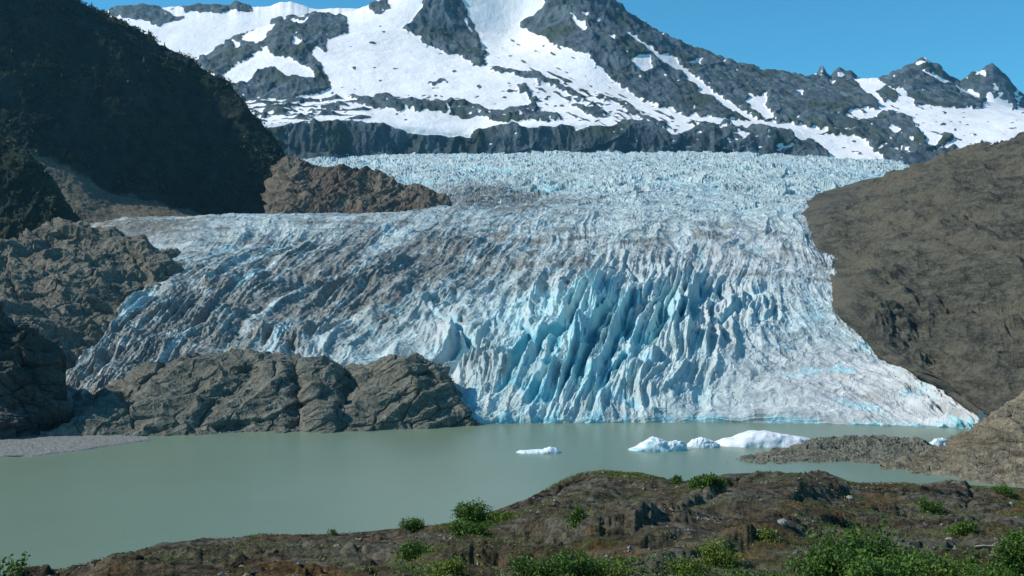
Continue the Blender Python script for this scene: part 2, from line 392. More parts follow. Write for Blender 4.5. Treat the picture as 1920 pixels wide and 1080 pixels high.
# main massif
top = [(-400,260),(0,200),(300,136),(340,121),(366,112),(400,93),(440,74),(480,56),(520,41),(580,29),(640,26),(665,20),(690,9),(720,-8),(800,-60),(900,-90),(1000,-70),(1080,-40),(1150,2),(1165,20),(1195,38),(1240,65),(1280,84),(1320,100),(1370,118),(1420,132),(1460,138),(1525,147),(1560,152),(1600,149),(1650,147),(1700,130),(1740,134),(1800,164),(1850,191),(1900,204),(1960,222),(2300,260)]
rows = [
 [(a, 330, 4500) for a in (-400, 2300)],
 [(-400,330,4600),(400,300,4600),(640,292,4600),(1270,290,4600),(1560,300,4600),(2300,310,4600)],
 [(-400,290,4632),(450,238,4632),(640,228,4632),(790,242,4632),(880,256,4632),(1000,238,4635),(1100,236,4640),(1270,252,4650),(1450,250,4660),(1540,285,4700),(1700,285,4700),(1920,285,4700),(2300,300,4700)],
 [(-400,270,5000),(450,195,5000),(700,186,5000),(900,192,5000),(1100,200,5000),(1300,216,5000),(1500,236,5000),(1700,236,5000),(1920,240,5000),(2300,280,5000)],
 [(-400,265,5500),(370,130,5500),(520,125,5400),(650,112,5500),(900,126,5500),(1100,126,5450),(1300,165,5450),(1500,195,5400),(1700,196,5450),(1920,218,5500),(2300,270,5500)],
 [(-400,262,6000),(340,124,6000),(366,117,6000),(440,88,5950),(520,65,5900),(640,55,5950),(800,55,6000),(960,68,6150),(1080,50,5900),(1150,60,5850),(1280,118,5850),(1440,160,5800),(1540,168,5900),(1700,160,5950),(1860,200,6000),(1920,210,6000),(2300,265,6000)],
 [(a, b, 6500) for a, b in top],
 [(a, b+150, 7300) for a, b in top]]
mount('snow_mountain', rows, -400, 2300, 1700, [8, 60, 70, 90, 80, 80, 10], 60)

# ------------------------------------------------------------------ forested mountain on the left
top = [(-900,-820,2080),(-500,-550,2140),(-200,-258,2240),(0,-95,2290),(130,0,2290),(190,25,2285),(230,46,2280),(270,68,2270),(300,85,2262),(330,98,2255),(370,124,2245),(400,142,2235),(430,165,2225),(450,186,2215),(475,212,2205),(500,242,2195),(520,267,2185),(533,288,2175),(540,320,2140),(545,420,2120)]  # unseen left end of the ridge raised to throw shade over the face
def off(r, dy, dY): return [(a, b+dy(a), c+dY(a)) for a, b, c in r]
foot = [(-900,200,1650),(-500,220,1700),(-100,270,1800),(55,284,1880),(100,300,1900),(150,326,1910),(210,364,1940),(300,380,1990),(375,401,2040),(440,408,2060),(505,409,2070),(545,430,2080)]
scree0 = [(-900,560,1350),(0,470,1550),(160,425,1720),(270,412,1830),(370,410,1960),(440,411,2030),(505,412,2060),(545,432,2075)]
def blend(a, b, k, dY):
    xs = np.linspace(-900, 545, 60); a = np.array(a); b = np.array(b)
    f = lambda r, j: np.interp(xs, r[:, 0], r[:, j])
    return [(x, f(a, 1)[i]*(1-k)+f(b, 1)[i]*k, f(a, 2)[i]*(1-k)+f(b, 2)[i]*k+dY) for i, x in enumerate(xs)]
sh = off(top, lambda a: 46 if a < 250 else max(8, 46-(a-250)*.2), lambda a: -165 if -150 < a < 230 else -60 if a <= -150 else min(-15, -150+(a-230)*.9))
rows = [scree0, foot, blend(foot, sh, .5, -10), sh, top, off(top, lambda a: 90, lambda a: 500)]
px, py, Y, t = rows_net(rows, -700, 545, 760, [60, 130, 110, 50, 12])
p = P(px, py, Y); n = normals(p); X, YY, Z = p[..., 0], p[..., 1], p[..., 2]
scree = ((t < 1)[:, None]*np.ones_like(px))
amp = np.where(scree > 0, 6, 20)*sstep(700, 545, px+160)
d = amp*(ridged(X/120, YY/120, Z/200, 5)-.45) + 3.5*fbm(X/14, YY/14, Z/14, 4)
p = p + n*d[..., None]
t_ = NT('forest slope with scree'); _s = t_.attr('scree')
_n = t_.noise((1, 1, 1), 1/30, 8, .7); _f = t_.noise((1, 1, 1), 1/5, 6, .7)
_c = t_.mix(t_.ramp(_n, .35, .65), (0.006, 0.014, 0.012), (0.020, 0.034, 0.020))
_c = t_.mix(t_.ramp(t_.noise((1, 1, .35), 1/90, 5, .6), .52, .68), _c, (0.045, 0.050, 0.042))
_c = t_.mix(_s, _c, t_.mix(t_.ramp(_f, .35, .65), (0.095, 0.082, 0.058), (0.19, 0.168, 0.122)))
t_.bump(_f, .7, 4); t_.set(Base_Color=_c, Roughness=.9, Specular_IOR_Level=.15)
sm = sstep(1.06, .96, t[:, None] + .12*fbm(px/30, py/30, 1, 3))
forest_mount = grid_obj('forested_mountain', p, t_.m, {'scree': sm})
# forest cover: one mass of small spruces and alders
def tree_mass(name, pts, hs, kinds):
    vs, qs, tone = [], [], []; base = 0
    for (x, y, z), h, kd in zip(pts, hs, kinds):
        if kd == 0:      # spruce: stacked ragged skirts
            for lv in range(4):
                z0 = z + h*(.08+.22*lv); z1 = z0 + h*.34; r = h*.26*(1-.22*lv)
                k = 6; a0 = random.random()*6
                ring = [(x+r*random.uniform(.6, 1.2)*math.cos(a0+6.283*i/k), y+r*random.uniform(.6, 1.2)*math.sin(a0+6.283*i/k), z0+random.uniform(-.06, .05)*h) for i in range(k)]
                vs += ring + [(x, y, z1)]
                qs += [(base+i, base+(i+1) % k, base+k) for i in range(k)]
                tone += [random.random()*.6]*(k+1); base += k+1
        else:            # broad bush: leaf clumps
            for _ in range(14):
                c = Vector((random.gauss(0, .3), random.gauss(0, .3), random.uniform(.05, .75)))*h + Vector((x, y, z))
                a = Vector((random.gauss(0, 1), random.gauss(0, 1), random.gauss(0, 1))).normalized()*h*.26
                b = Vector((random.gauss(0, 1), random.gauss(0, 1), random.gauss(0, 1))).normalized()*h*.26
                vs += [tuple(c+a), tuple(c+b), tuple(c-a*.8-b*.5)]
                qs += [(base, base+1, base+2)]; tone += [.3+random.random()*.7]*3; base += 3
    o = mesh_from(name, np.array(vs), np.array(qs), M_TREE, {'tone': np.array(tone)}, smooth=False); o['kind'] = 'stuff'
    return o
def scatter(p, w, n):
    w = w.ravel()/w.sum(); idx = RNG.choice(w.size, n, p=w)
    return p.reshape(-1, 3)[idx] + RNG.normal(0, 2, (n, 3))*[1, 1, 0]
w = (1-sm)*sstep(-.25, .25, fbm(px/50, py/40, 3.3, 4)+.1)*(t > 1.0)[:, None]*(t < 4.4)[:, None]*(px > -400)
w = w*(np.linalg.norm(np.cross(np.gradient(p, axis=1), np.gradient(p, axis=0)), axis=-1))
pts = scatter(p, w, 5200)
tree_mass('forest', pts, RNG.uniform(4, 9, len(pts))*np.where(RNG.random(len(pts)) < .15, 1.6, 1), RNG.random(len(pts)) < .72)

# ------------------------------------------------------------------ left spur, ledges and cliff
sil = [(-500,120,1350),(-300,150,1350),(0,252,1350),(30,262,1350),(60,292,1340),(90,330,1335),(120,372,1330),(150,412,1325),(165,428,1325),(200,478,1320),(240,560,1320)]
rows = [[(-500,640,1240),(0,570,1250),(165,560,1270),(240,600,1290)], [(-500,400,1275),(0,420,1290),(100,440,1295),(165,490,1300),(240,580,1305)], sil, off(sil, lambda a: 70, lambda a: 220)]
px, py, Y, t = rows_net(rows, -480, 230, 420, [60, 110, 12]); p = P(px, py, Y); n = normals(p)
X, YY, Z = p[..., 0], p[..., 1], p[..., 2]
d = 11*(ridged(X/55, YY/55, Z/70, 5)-.5)+2.5*fbm(X/9, YY/9, Z/9, 4)
p = p+n*d[..., None]
grid_obj('spur_hill', p, M_FOREST_SOIL)
w = sstep(-.2, .3, fbm(px/30, py/30, 8.3, 4)+.2)*(t > .8)[:, None]*(t < 2.1)[:, None]
pts = scatter(p, w, 800); tree_mass('undergrowth', pts, RNG.uniform(3, 8, len(pts)), RNG.random(len(pts)) < .8)

def land(name, px, py, Y, mat, amp, wl, fine, zs=1.0, ledge=0.0, lwl=12.0, edge=None, smooth=False, attrs=None, dip=.25, fac=1.0, diag=0.0):
    p = P(px, py, Y); n = normals(p); X, YY, Z = p[..., 0], p[..., 1], p[..., 2]
    d = amp*(ridged(X/wl, YY/wl, Z/wl*zs, 6, gain=.45)-.45) + amp*.9*fbm(X/wl/2.3, YY/wl/2.3, Z/wl/2.3, 3) + fine*fbm(X/wl*5, YY/wl*5, Z/wl*5, 4)
    if ledge:
        ph = (Z*.9 + X*dip + 6*fbm(X/60, YY/60, Z/60, 3))/lwl
        d = d + ledge*(np.abs((ph % 1)-.5)*2)**1.5*(.5+fbm(X/40, YY/40, Z/40, 3))
    X2, Z2 = X+.35*YY+.2*wl*fbm(X/wl, YY/wl, Z/wl, 3), Z*1.3+.3*YY+dip*X
    f1, e1 = facet(X2/(wl*.62), Z2/(wl*.42), 3); f2, e2 = facet(X2/(wl*.2), Z2/(wl*.13), 8)
    d = d + fac*(amp*.55*f1 + amp*.16*f2 - amp*.25*sstep(.10, .0, e1))
    if diag: d = d + diag*(ridged((X*.5-Z*.87+YY*.25)/26, (X*.87+Z*.5)/120, YY/200, 4, gain=.5)-.45) + 1.6*diag*fbm((X*.5-Z*.87)/85, (X*.87+Z*.5)/160, YY/200, 2)
    if edge is not None: d = d*edge
    return grid_obj(name, p+n*d[..., None], mat, attrs, smooth)

net = [
 [(-500,820,830),(-100,770,870),(0,745,880),(60,738,890),(100,735,900),(150,745,980)],
 [(-500,660,930),(-100,630,940),(0,620,950),(70,640,950),(130,685,950),(190,690,1070)],
 [(-500,580,1020),(-100,560,1030),(0,560,1030),(100,590,1030),(188,622,1030),(250,630,1170)],
 [(-500,500,1120),(-100,500,1120),(0,500,1120),(150,510,1120),(285,566,1120),(350,570,1270)],
 [(-500,445,1210),(-100,455,1215),(0,465,1215),(180,465,1215),(312,502,1180),(380,515,1320)],
 [(-500,425,1255),(-100,442,1265),(0,462,1255),(110,420,1262),(285,462,1250),(350,480,1400)],
 [(-500,480,1400),(-100,500,1400),(0,510,1400),(110,480,1400),(285,520,1400),(350,540,1500)]]
px, py, Y, U, V = grid_net(net, [60, 60, 60, 80, 40], [50, 60, 60, 60, 40, 10])
land('ledge_hill', px, py, Y, M_LEDGE, 17, 60, 2.4, ledge=4, fac=.65)
sil = [(-500,520,775),(-300,540,775),(0,588,775),(40,602,778),(80,640,780),(118,655,790),(130,672,800),(126,720,815),(112,800,830)]
rows = [[(-500,850,680),(0,826,720),(60,816,745),(112,806,786),(140,806,800)], off(sil, lambda a: 100, lambda a: -28), sil, off(sil, lambda a: 60, lambda a: 110)]
px, py, Y, t = rows_net(rows, -480, 125, 300, [70, 70, 14])
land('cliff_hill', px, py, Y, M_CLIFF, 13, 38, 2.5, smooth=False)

# headland
top = [(60,812,770),(100,798,790),(140,768,815),(190,730,840),(250,702,855),(300,684,865),(350,672,870),(440,669,870),(520,669,870),(560,669,868),(600,676,866),(640,690,862),(670,690,860),(700,680,858),(740,667,856),(780,664,852),(810,688,848),(840,722,840),(866,745,830),(884,772,818),(900,800,812)]
wl_ = [(60,822,736),(110,817,746),(200,816,747),(300,817,745),(400,816,747),(450,812,757),(500,813,755),(560,810,763),(600,812,758),(700,807,772),(760,804,780),(800,803,783),(870,798,798),(900,797,801)]
rows = [off(wl_, lambda a: 12, lambda a: -6), wl_, blend.__call__(wl_, top, .5, -8) if False else None, top, off(top, lambda a: 50, lambda a: 70)]
xs = np.linspace(60, 900, 90); A = np.array(wl_, float); B = np.array(top, float)
rows[2] = [(x, .45*np.interp(x, A[:, 0], A[:, 1])+.55*np.interp(x, B[:, 0], B[:, 1]), .55*np.interp(x, A[:, 0], A[:, 2])+.45*np.interp(x, B[:, 0], B[:, 2])-6) for x in xs]
px, py, Y, t = rows_net(rows, 75, 898, 900, [10, 90, 90, 30])
# deep gullies seen in the headland
gul = 1.5*(13*blob(px, py, 560, 740, 16, 60, -8)+10*blob(px, py, 650, 740, 14, 60, 12)+8*blob(px, py, 235, 750, 12, 30, -30)+7*blob(px, py, 395, 770, 14, 40, 40)+9*blob(px, py, 470, 700, 20, 18)+10*blob(px, py, 700, 705, 30, 22))
Y = Y + gul*1.2
land('headland_hill', px, py, Y, M_HEAD, 9, 46, 1.0, ledge=2.6, lwl=10, dip=-.35, fac=.68, edge=np.clip(t, 0, 1)[:, None]*.7+.3)

# reddish rock beyond the lip of the ice
top = [(470,400,2250),(490,385,2300),(505,335,2350),(520,305,2370),(540,284,2380),(560,286,2370),(590,298,2360),(620,302,2350),(680,314,2340),(720,320,2330),(760,332,2320),(800,348,2300),(835,368,2270),(850,400,2240),(870,440,2200)]
top = [(a, b+7+max(0, a-600)*.03, c-330) for a, b, c in top]
bot = [(470,428,1765),(870,428,1765)]
rows = [bot, [(a, .5*b+.5*420, .5*c+.5*1765-25) for a, b, c in top], top, off(top, lambda a: 50, lambda a: 250)]
px, py, Y, t = rows_net(rows, 495, 862, 420, [70, 90, 14])
land('rust_hill', px, py, Y, M_RUST, 17, 75, 2.5, ledge=5, lwl=22, fac=.55, diag=9)

# ------------------------------------------------------------------ right hill
net = [
 [(1800,800,840),(1846,774,788),(1900,778,760),(1960,790,740),(2400,820,700)],
 [(1720,735,920),(1758,722,868),(1840,722,830),(1930,720,800),(2400,740,740)],
 [(1650,700,950),(1688,682,903),(1800,670,880),(1930,660,850),(2400,660,800)],
 [(1600,640,1010),(1640,622,958),(1780,610,940),(1930,590,910),(2400,580,850)],
 [(1550,590,1060),(1597,574,1003),(1750,550,1000),(1930,520,980),(2400,500,920)],
 [(1540,560,1150),(1592,545,1060),(1740,510,1060),(1930,470,1040),(2400,440,980)],
 [(1500,510,1320),(1558,502,1200),(1720,460,1150),(1930,420,1120),(2400,370,1050)],
 [(1480,450,1560),(1536,440,1400),(1700,410,1270),(1930,370,1220),(2400,310,1120)],
 [(1500,385,1850),(1547,392,1600),(1700,365,1420),(1930,320,1330),(2400,250,1220)],
 [(1560,355,2100),(1592,362,1800),(1720,325,1600),(1930,272,1450),(2400,190,1330)],
 [(1640,335,2300),(1688,328,2000),(1780,298,1750),(1930,250,1560),(2400,150,1430)],
 [(1700,360,2600),(1760,350,2300),(1850,330,2000),(1950,290,1750),(2400,200,1600)]]
px, py, Y, U, V = grid_net(net, [40, 150, 150, 120], [40, 55, 55, 55, 40, 55, 60, 60, 60, 50, 8])
land('bare_hill', px, py, Y, M_HILL, 12, 66, 2.0, zs=1.6, ledge=0, smooth=True, edge=.12+.88*sstep(.9, 1.5, U), dip=.45, fac=.9, diag=19.0)

# near right scree slope, islet, gravel bar
top = [(1650,882,612),(1690,872,620),(1740,850,640),(1790,826,655),(1850,790,665),(1880,766,668),(1920,745,672),(2000,715,680),(2400,600,720)]
wl_ = [(1650,886,604),(1700,889,592),(1760,893,583),(1850,905,564),(1920,912,553),(2400,950,502)]
A = np.array(wl_, float); B = np.array(top, float); xs = np.linspace(1650, 2400, 60)
rows = [off(wl_, lambda a: 12, lambda a: -8), wl_, [(x, .5*np.interp(x, A[:, 0], A[:, 1])+.5*np.interp(x, B[:, 0], B[:, 1]), .55*np.interp(x, A[:, 0], A[:, 2])+.45*np.interp(x, B[:, 0], B[:, 2])) for x in xs], top, off(top, lambda a: 60, lambda a: 70)]
px, py, Y, t = rows_net(rows, 1655, 2350, 560, [8, 80, 80, 14])
land('scree_hill', px, py, Y, M_SLOPE, 5.0, 22, 1.2, ledge=1.6, lwl=6, edge=np.clip(t*.6, .08, 1)[:, None])
wl_ = [(1360,867,629),(1380,868,628),(1450,870,624),(1540,868,628),(1600,868,628),(1680,870,624),(1720,874,616),(1760,880,606)]
top = [(1360,866,636),(1376,863,645),(1420,851,655),(1470,841,662),(1500,834,668),(1530,822,672),(1560,819,675),(1600,820,675),(1640,819,676),(1680,819,676),(1720,827,672),(1750,836,664),(1790,850,650)]
A = np.array(wl_, float); B = np.array(top, float); xs = np.linspace(1360, 1760, 60)
rows = [off(wl_, lambda a: 8, lambda a: -6), wl_, [(x, .55*np.interp(x, A[:, 0], A[:, 1])+.45*np.interp(x, B[:, 0], B[:, 1]), .5*np.interp(x, A[:, 0], A[:, 2])+.5*np.interp(x, B[:, 0], B[:, 2])) for x in xs], top, off(top, lambda a: 12, lambda a: 40)]
px, py, Y, t = rows_net(rows, 1362, 1756, 520, [8, 50, 50, 20])
land('islet_land', px, py, Y, M_ISLET, 2.2, 9, .9, edge=np.clip(t*.7, .06, 1)[:, None]*sstep(1362, 1400, px))
rows = [[(-400,880,606),(0,858,647),(30,856,652),(60,857,650),(150,846,673),(270,827,717),(280,826,718)], [(-400,876,610),(0,854,650),(60,854,652),(150,843,675),(270,825.5,718),(280,825.5,720)],
        [(-400,850,660),(0,830,705),(150,820,732),(270,821,730),(280,824,723)], [(-400,836,690),(0,819,738),(150,813,752),(270,818,738),(280,823,726)]]
px, py, Y, t = rows_net(rows, -400, 279, 400, [8, 40, 40])
land('gravel_beach', px, py, Y, M_GRAVEL, .35, 6, .15, edge=np.clip(t, 0, 1)[:, None])

# ------------------------------------------------------------------ the glacier
# columns are flow lines from the icefall's top edge down to the lake
cols = [
 [(560,300,4300),(560,345,3000),(470,420,2050),(150,425,1700),(90,470,1450),(80,550,1250),(70,640,1090),(40,740,960),(10,800,890)],
 [(640,296,4300),(660,338,3000),(560,410,2050),(270,408,1650),(220,455,1420),(180,540,1230),(150,620,1080),(105,715,950),(60,790,890)],
 [(720,292,4300),(755,332,3000),(680,408,2060),(470,404,1650),(430,450,1400),(340,510,1200),(255,575,1075),(190,660,960),(130,740,890)],
 [(800,290,4300),(840,328,3000),(790,404,2080),(640,404,1650),(590,455,1390),(490,520,1190),(400,590,1060),(325,660,955),(250,750,880)],
 [(880,288,4300),(925,325,3000),(905,380,2200),(800,403,1650),(765,450,1390),(670,520,1180),(590,600,1040),(520,672,935),(450,760,865)],
 [(960,287,4300),(1005,322,3000),(1005,368,2300),(940,402,1680),(910,450,1390),(845,520,1150),(765,600,1015),(685,680,925),(610,780,850)],
 [(1030,286,4300),(1080,320,3000),(1085,360,2300),(1050,398,1700),(1030,450,1380),(980,520,1120),(920,600,985),(872,690,895),(850,792,806)],
 [(1100,285,4300),(1145,318,3000),(1155,356,2300),(1130,396,1720),(1120,450,1370),(1090,515,1080),(1050,600,950),(1010,690,872),(965,793,812)],
 [(1180,285,4300),(1220,317,3000),(1235,353,2300),(1212,392,1740),(1200,445,1360),(1180,518,1060),(1150,600,945),(1120,690,870),(1090,792,816)],
 [(1250,286,4300),(1295,316,3000),(1312,350,2300),(1292,390,1750),(1290,446,1360),(1275,535,1060),(1252,612,945),(1234,700,870),(1225,791,819)],
 [(1330,288,4300),(1372,317,3000),(1390,350,2300),(1380,390,1760),(1385,450,1350),(1370,550,1060),(1372,625,955),(1385,705,878),(1415,793,815)],
 [(1410,290,4300),(1452,318,3000),(1462,350,2300),(1455,390,1760),(1470,452,1340),(1482,552,1075),(1525,635,965),(1580,715,882),(1640,798,800)],
 [(1500,293,4300),(1530,320,3000),(1535,350,2300),(1520,395,1760),(1542,470,1320),(1580,557,1085),(1640,642,968),(1715,725,875),(1790,803,786)],
 [(1590,298,4300),(1625,322,3000),(1605,358,2300),(1562,410,1740),(1575,490,1300),(1625,562,1110),(1700,645,985),(1785,728,880),(1850,804,782)],
 [(1690,308,4300),(1725,328,3000),(1695,368,2300),(1640,430,1740),(1665,510,1310),(1725,580,1130),(1800,660,1010),(1870,730,900),(1925,800,800)]]
net = [[cols[c][r] for c in range(len(cols))] for r in range(9)]
# last visible row is a small cliff at the water; add a foot below the surface
net.append([(x, y+22, Y-4) for (x, y, Y) in net[-1]])
px, py, Y, U, V = grid_net(net, 66, [90, 90, 75, 90, 105, 110, 110, 120, 20])
p = P(px, py, Y); n = normals(p); X, YY, Z = p[..., 0], p[..., 1], p[..., 2]
up = n*0.55; up[..., 2] += 0.45
# zones
fall = np.clip(blob(px, py, 1150, 590, 190, 75)+blob(px, py, 1320, 600, 130, 70)+.8*blob(px, py, 930, 640, 150, 90)+.5*blob(px, py, 790, 610, 110, 55)+.7*blob(px, py, 1130, 720, 150, 70), 0, 1)
leftz = np.clip(blob(px, py, 560, 560, 380, 120, -12)+.6*blob(px, py, 300, 640, 180, 90), 0, 1)
rightz = np.clip(blob(px, py, 1600, 690, 230, 110, 28), 0, 1)
upper = sstep(430, 340, py)
mid = blob(px, py, 1250, 450, 380, 60)
cw = fbm(U*.8, V*.9, 3.1, 3)*.5
# blades along the flow
shear = (V-6)*.35*sstep(7.5, 9.5, U)*sstep(12, 10, U)        # right-hand blades lean to the lower left
b1 = ridged(U*2.5+cw*1.3+shear, V*.42+fbm(U*.7, V*.7, 8, 2)*.4, 1.0, 2, gain=.35, sharp=.7)
b2 = ridged(U*5.4+cw*2+shear*2, V*1.1+.6*fbm(U*1.5, V*1.2, 18, 2), 4.0, 3, gain=.5, sharp=.6)
fa, fe = facet(U*6.5+cw*3-3*sstep(5.6, 7, V)*sstep(9.3, 11, U)*(V-6), V*2.6+.5*cw, 5)
fb, fbe = facet(X/9+fbm(X/20, YY/20, 2, 2), YY/15, 9)
fu, fue = facet(X/34+fbm(X/70, YY/120, 2, 2), YY/75, 17)
lowr = sstep(5.6, 7, V)*sstep(9.3, 11.0, U)
wu = .55*fbm(U*.9, V*1.3, 33, 3)
bs = ridged(U*3.6+cw*1.2-2.6*lowr*(V-6)+wu*.8, V*.45+.5*fbm(U*.9, V*.9, 5, 2), 14.0, 4, gain=.52, sharp=.5)   # long flow streaks
bw = ridged(U*1.3+wu-.9*lowr*(V-6), V*1.5+wu, 24.0, 5, gain=.55, sharp=.5)                            # broad mounds
b3 = ridged(X/16, YY/22, Z/20, 4, gain=.55, sharp=.6)
blocks = ridged(X/60+.3*fbm(X/90, YY/90, 1, 2), YY/150, Z/60, 5, gain=.58, sharp=.4)
f4 = fbm(X/6, YY/6, Z/6, 3)
patch = sstep(-.25, .35, fbm(X/150, YY/300, 6, 3))
swz = np.clip(leftz*1.1+.30*lowr+.04, 0, 1)
fm = .45+1.0*sstep(-.32, .30, fbm(U*.75+2, V*.9, 19, 3))
b0 = ridged(U*1.35+cw*1.5+shear*.6, V*.5+fbm(U*.5, V*.6, 28, 2)*.4, 36.0, 2, gain=.35, sharp=.5)
calm = (1-.55*mid)*(1-.5*lowr)
d = fall*(fm*(21*(b1-.45)+11*(b2-.45))+9*(b0-.5)+4+2.5*(b3-.45)+3.0*fa) + (1-upper)*((.9-.3*leftz)*calm*fb + (1-fall)*(.6*calm+1.3*leftz+.3*lowr)*fa)
d = d + (1-.75*fall)*(17*swz*(bs-.45)*(.6+.8*sstep(-.2, .3, fbm(U*1.1, V*1.4, 91, 3))) + (1.2+1.3*leftz+.3*lowr)*(b3-.45) + 7*leftz*(b1-.45) + (6+4*mid+3.5*lowr)*(bw-.4) + mid*3.0*(blocks-.4))
d = d*(1-upper) + upper*((5+7*patch)*fu + 2.5*fb + (6+9*patch)*(blocks-.45)+(3+4*patch)*(b3-.45)+16*fbm(X/260, YY/330, 0, 3)) + (.7+.5*leftz)*f4
d = d + 7*fbm(X/90, YY/120, 0, 3)*(1-upper)*(1-.6*fall)
# crevasse slots
cr = np.abs(perlin(U*1.25+cw*1.6+shear, V*.8+2.0, 11.0)); slot = sstep(.10, .0, cr)*fall*sstep(-.1, .25, fbm(U*.9, V*1.3, 21, 3)+.12)
d = d - 9*slot - 22*blob(px, py, 1546, 418, 9, 34, 4) - 10*blob(px, py, 1592, 560, 10, 22)
# smooth towards the water and the right edge
edge = sstep(8.6, 7.9, V)*.75+.25
d = d*edge
p2 = p + up*(d-32*sstep(12.8, 13.35, U)*sstep(3.5, 5, V))[..., None]
hgt = d/(12+22*fall+6*upper)
steep = 1-np.abs(normals(p2)[..., 2])
bl = sstep(.16, -.30, hgt)*(.12+1.05*fall+.30*leftz+.45*upper+.25*mid) + slot*.9 + .6*fall*sstep(.10, .5, fbm(U*1.6, V*1.2, 31, 3)+.25)*sstep(.35, .8, steep)
bl += .8*sstep(7.72, 7.98, V)*sstep(.02, .22, fbm(U*3, V*.5, 41, 2)+.12)*(px > 880)
bl += .38*upper*sstep(-.05, .4, fbm(X/50, YY/110, 3, 6, gain=.62)) + .6*rightz*sstep(.16, .36, fbm(U*1.2+.4*V, V*2.6, 51, 4)) + .8*blob(px, py, 1655, 625, 60, 14, 35)*sstep(-.2, .2, fbm(U*8, V*6, 3, 3)) + .35*sstep(.10, .42, fbm(U*2.6+cw, V*.8, 81, 5))*(1-upper)*(1-lowr)*(.5+.5*fall+.5*leftz)
dz = (.95*leftz+.45*blob(px, py, 900, 480, 330, 60)+.35*blob(px, py, 1400, 470, 260, 55)+.55*blob(px, py, 960, 690, 130, 60)+.95*blob(px, py, 930, 372, 120, 24)+1.1*blob(px, py, 250, 428, 120, 24)+.95*blob(px, py, 170, 690, 130, 70))
streak = fbm(U*4.6+cw*1.3, V*.38, 61, 6, gain=.62)
fb_map = np.clip(.9*blob(px, py, 1065, 625, 80, 85)+.75*blob(px, py, 930, 600, 110, 50)+.85*blob(px, py, 970, 745, 130, 50)+.6*blob(px, py, 1250, 585, 130, 60)+.4*blob(px, py, 1150, 690, 60, 90), 0, 1)
bl = np.clip(bl*(1-.35*upper)+.05*upper+.10*fall, 0, 2)*(.38+.62*fb_map+.5*(1-fall)) + .22*fall*fb_map + .55*leftz*sstep(.08, .34, fbm(U*3.3+cw, V*.45, 93, 5)) + .4*blob(px, py, 960, 750, 150, 40)*sstep(-.1, .3, fbm(U*3, V*.8, 95, 4))
dirt = np.clip(dz*1.15, 0, 1.1)*sstep(-.22, .16, streak+.17) + .38*sstep(.02, .36, fbm(X/45, YY/60, 71, 6, gain=.62))*(1-upper)*(1-.6*fall) + .42*sstep(.1, .34, fbm(U*4-3.2*lowr*(V-6), V*.5, 71, 5, gain=.55))*lowr + .40*sstep(.0, .35, fbm(U*.55, V*6.5, 77, 4))*sstep(6, 4.8, V)*sstep(.8, 2.2, V) + .30*upper*sstep(.0, .4, fbm(X/70, YY/170, 13, 5))
apron = blob(px, py, 1800, 799, 75, 9)+.6*blob(px, py, 1660, 790, 60, 7)
bl = bl+.45*apron; dirt = dirt*(1-.9*np.clip(apron, 0, 1))
dirt = np.clip(dirt*(1-.45*np.clip(bl, 0, 1)), 0, 1)
g = grid_obj('glacier', p2, M_ICE, {'blue': np.clip(bl, 0, 1.3), 'dirt': dirt, 'warm': np.clip(lowr*.9+.55*blob(px, py, 1420, 490, 230, 50)+.5*fall*sstep(.0, .3, fbm(U*1.5, V, 3, 3)), 0, 1)}, smooth=False, kind=None)
tag(g, 'wide crevassed blue and white glacier tongue spilling from the snowy mountain into the lake', 'glacier')

# ------------------------------------------------------------------ icebergs
def iceberg(cx, wy, w, hpx, prof, label, depth=.5, blue=.3, seed=0, rug=.22):
    """cx, wy: middle of the water line in the photograph; w, hpx: width and height there; prof: [(u, h)] outline, u and h in 0..1"""
    D = CZ*F/(wy-CY); s = D/F; W = w*s; H = hpx*s
    nu, nv = 90, 50
    u = np.linspace(0, 1, nu); v = np.linspace(-1, 1, nv); U, V = np.meshgrid(u, v)
    pr = np.array(prof, float); h = np.interp(U, pr[:, 0], pr[:, 1])
    x = (U-.5)*W; half = depth*W*.5*np.sqrt(np.clip(1-(2*U-1)**2, .0, 1))**.8
    y = V*half; z = H*h*np.clip(1-np.abs(V+.25*(1-V*V))**3.2, 0, 1)
    nn = ridged(x/(W*.13)+seed, y/(W*.13), z/(W*.1)+seed, 4)-.45
    z = z + H*rug*nn*np.clip(h*1.5, 0, 1)*np.clip(1-np.abs(V)**4, 0, 1)
    z = np.maximum(z, -.1) - 0.25*np.abs(V)**6 - .3
    x = x + .03*W*fbm(y/(W*.2), z/(W*.2), seed, 3); y = y + .05*W*fbm(x/(W*.15), z/(W*.1), seed+4, 3)
    top = np.stack([x, y, z], -1); bot = np.stack([x*.9, y*.9, np.full_like(z, -H*.8)-.6*H*(1-np.abs(V))], -1)
    i = np.arange(nu*nv).reshape(nv, nu); q1 = np.stack([i[:-1, :-1], i[:-1, 1:], i[1:, 1:], i[1:, :-1]], -1).reshape(-1, 4)
    k = nu*nv; q2 = q1[:, ::-1]+k
    loop = np.concatenate([i[0, :], i[1:, -1], i[-1, -2::-1], i[-2:0:-1, 0]]); nx = np.roll(loop, -1)
    q3 = np.stack([loop, loop+k, nx+k, nx], -1)
    bl = np.clip(blue*1.2*sstep(.35, -.25, nn) + blue*sstep(.3, .0, z/H), 0, 1)
    o = mesh_from('iceberg', np.concatenate([top.reshape(-1, 3), bot.reshape(-1, 3)]), np.concatenate([q1, q2, q3]), M_BERG,
                  {'blue': np.concatenate([bl.ravel(), bl.ravel()]), 'dirt': np.zeros(2*k), 'warm': np.zeros(2*k)}, smooth=True)
    o.location = ((cx-CX)*s, D+half.max()*.9, 0)
    return tag(o, label, 'iceberg', 'icebergs floating on the lake')
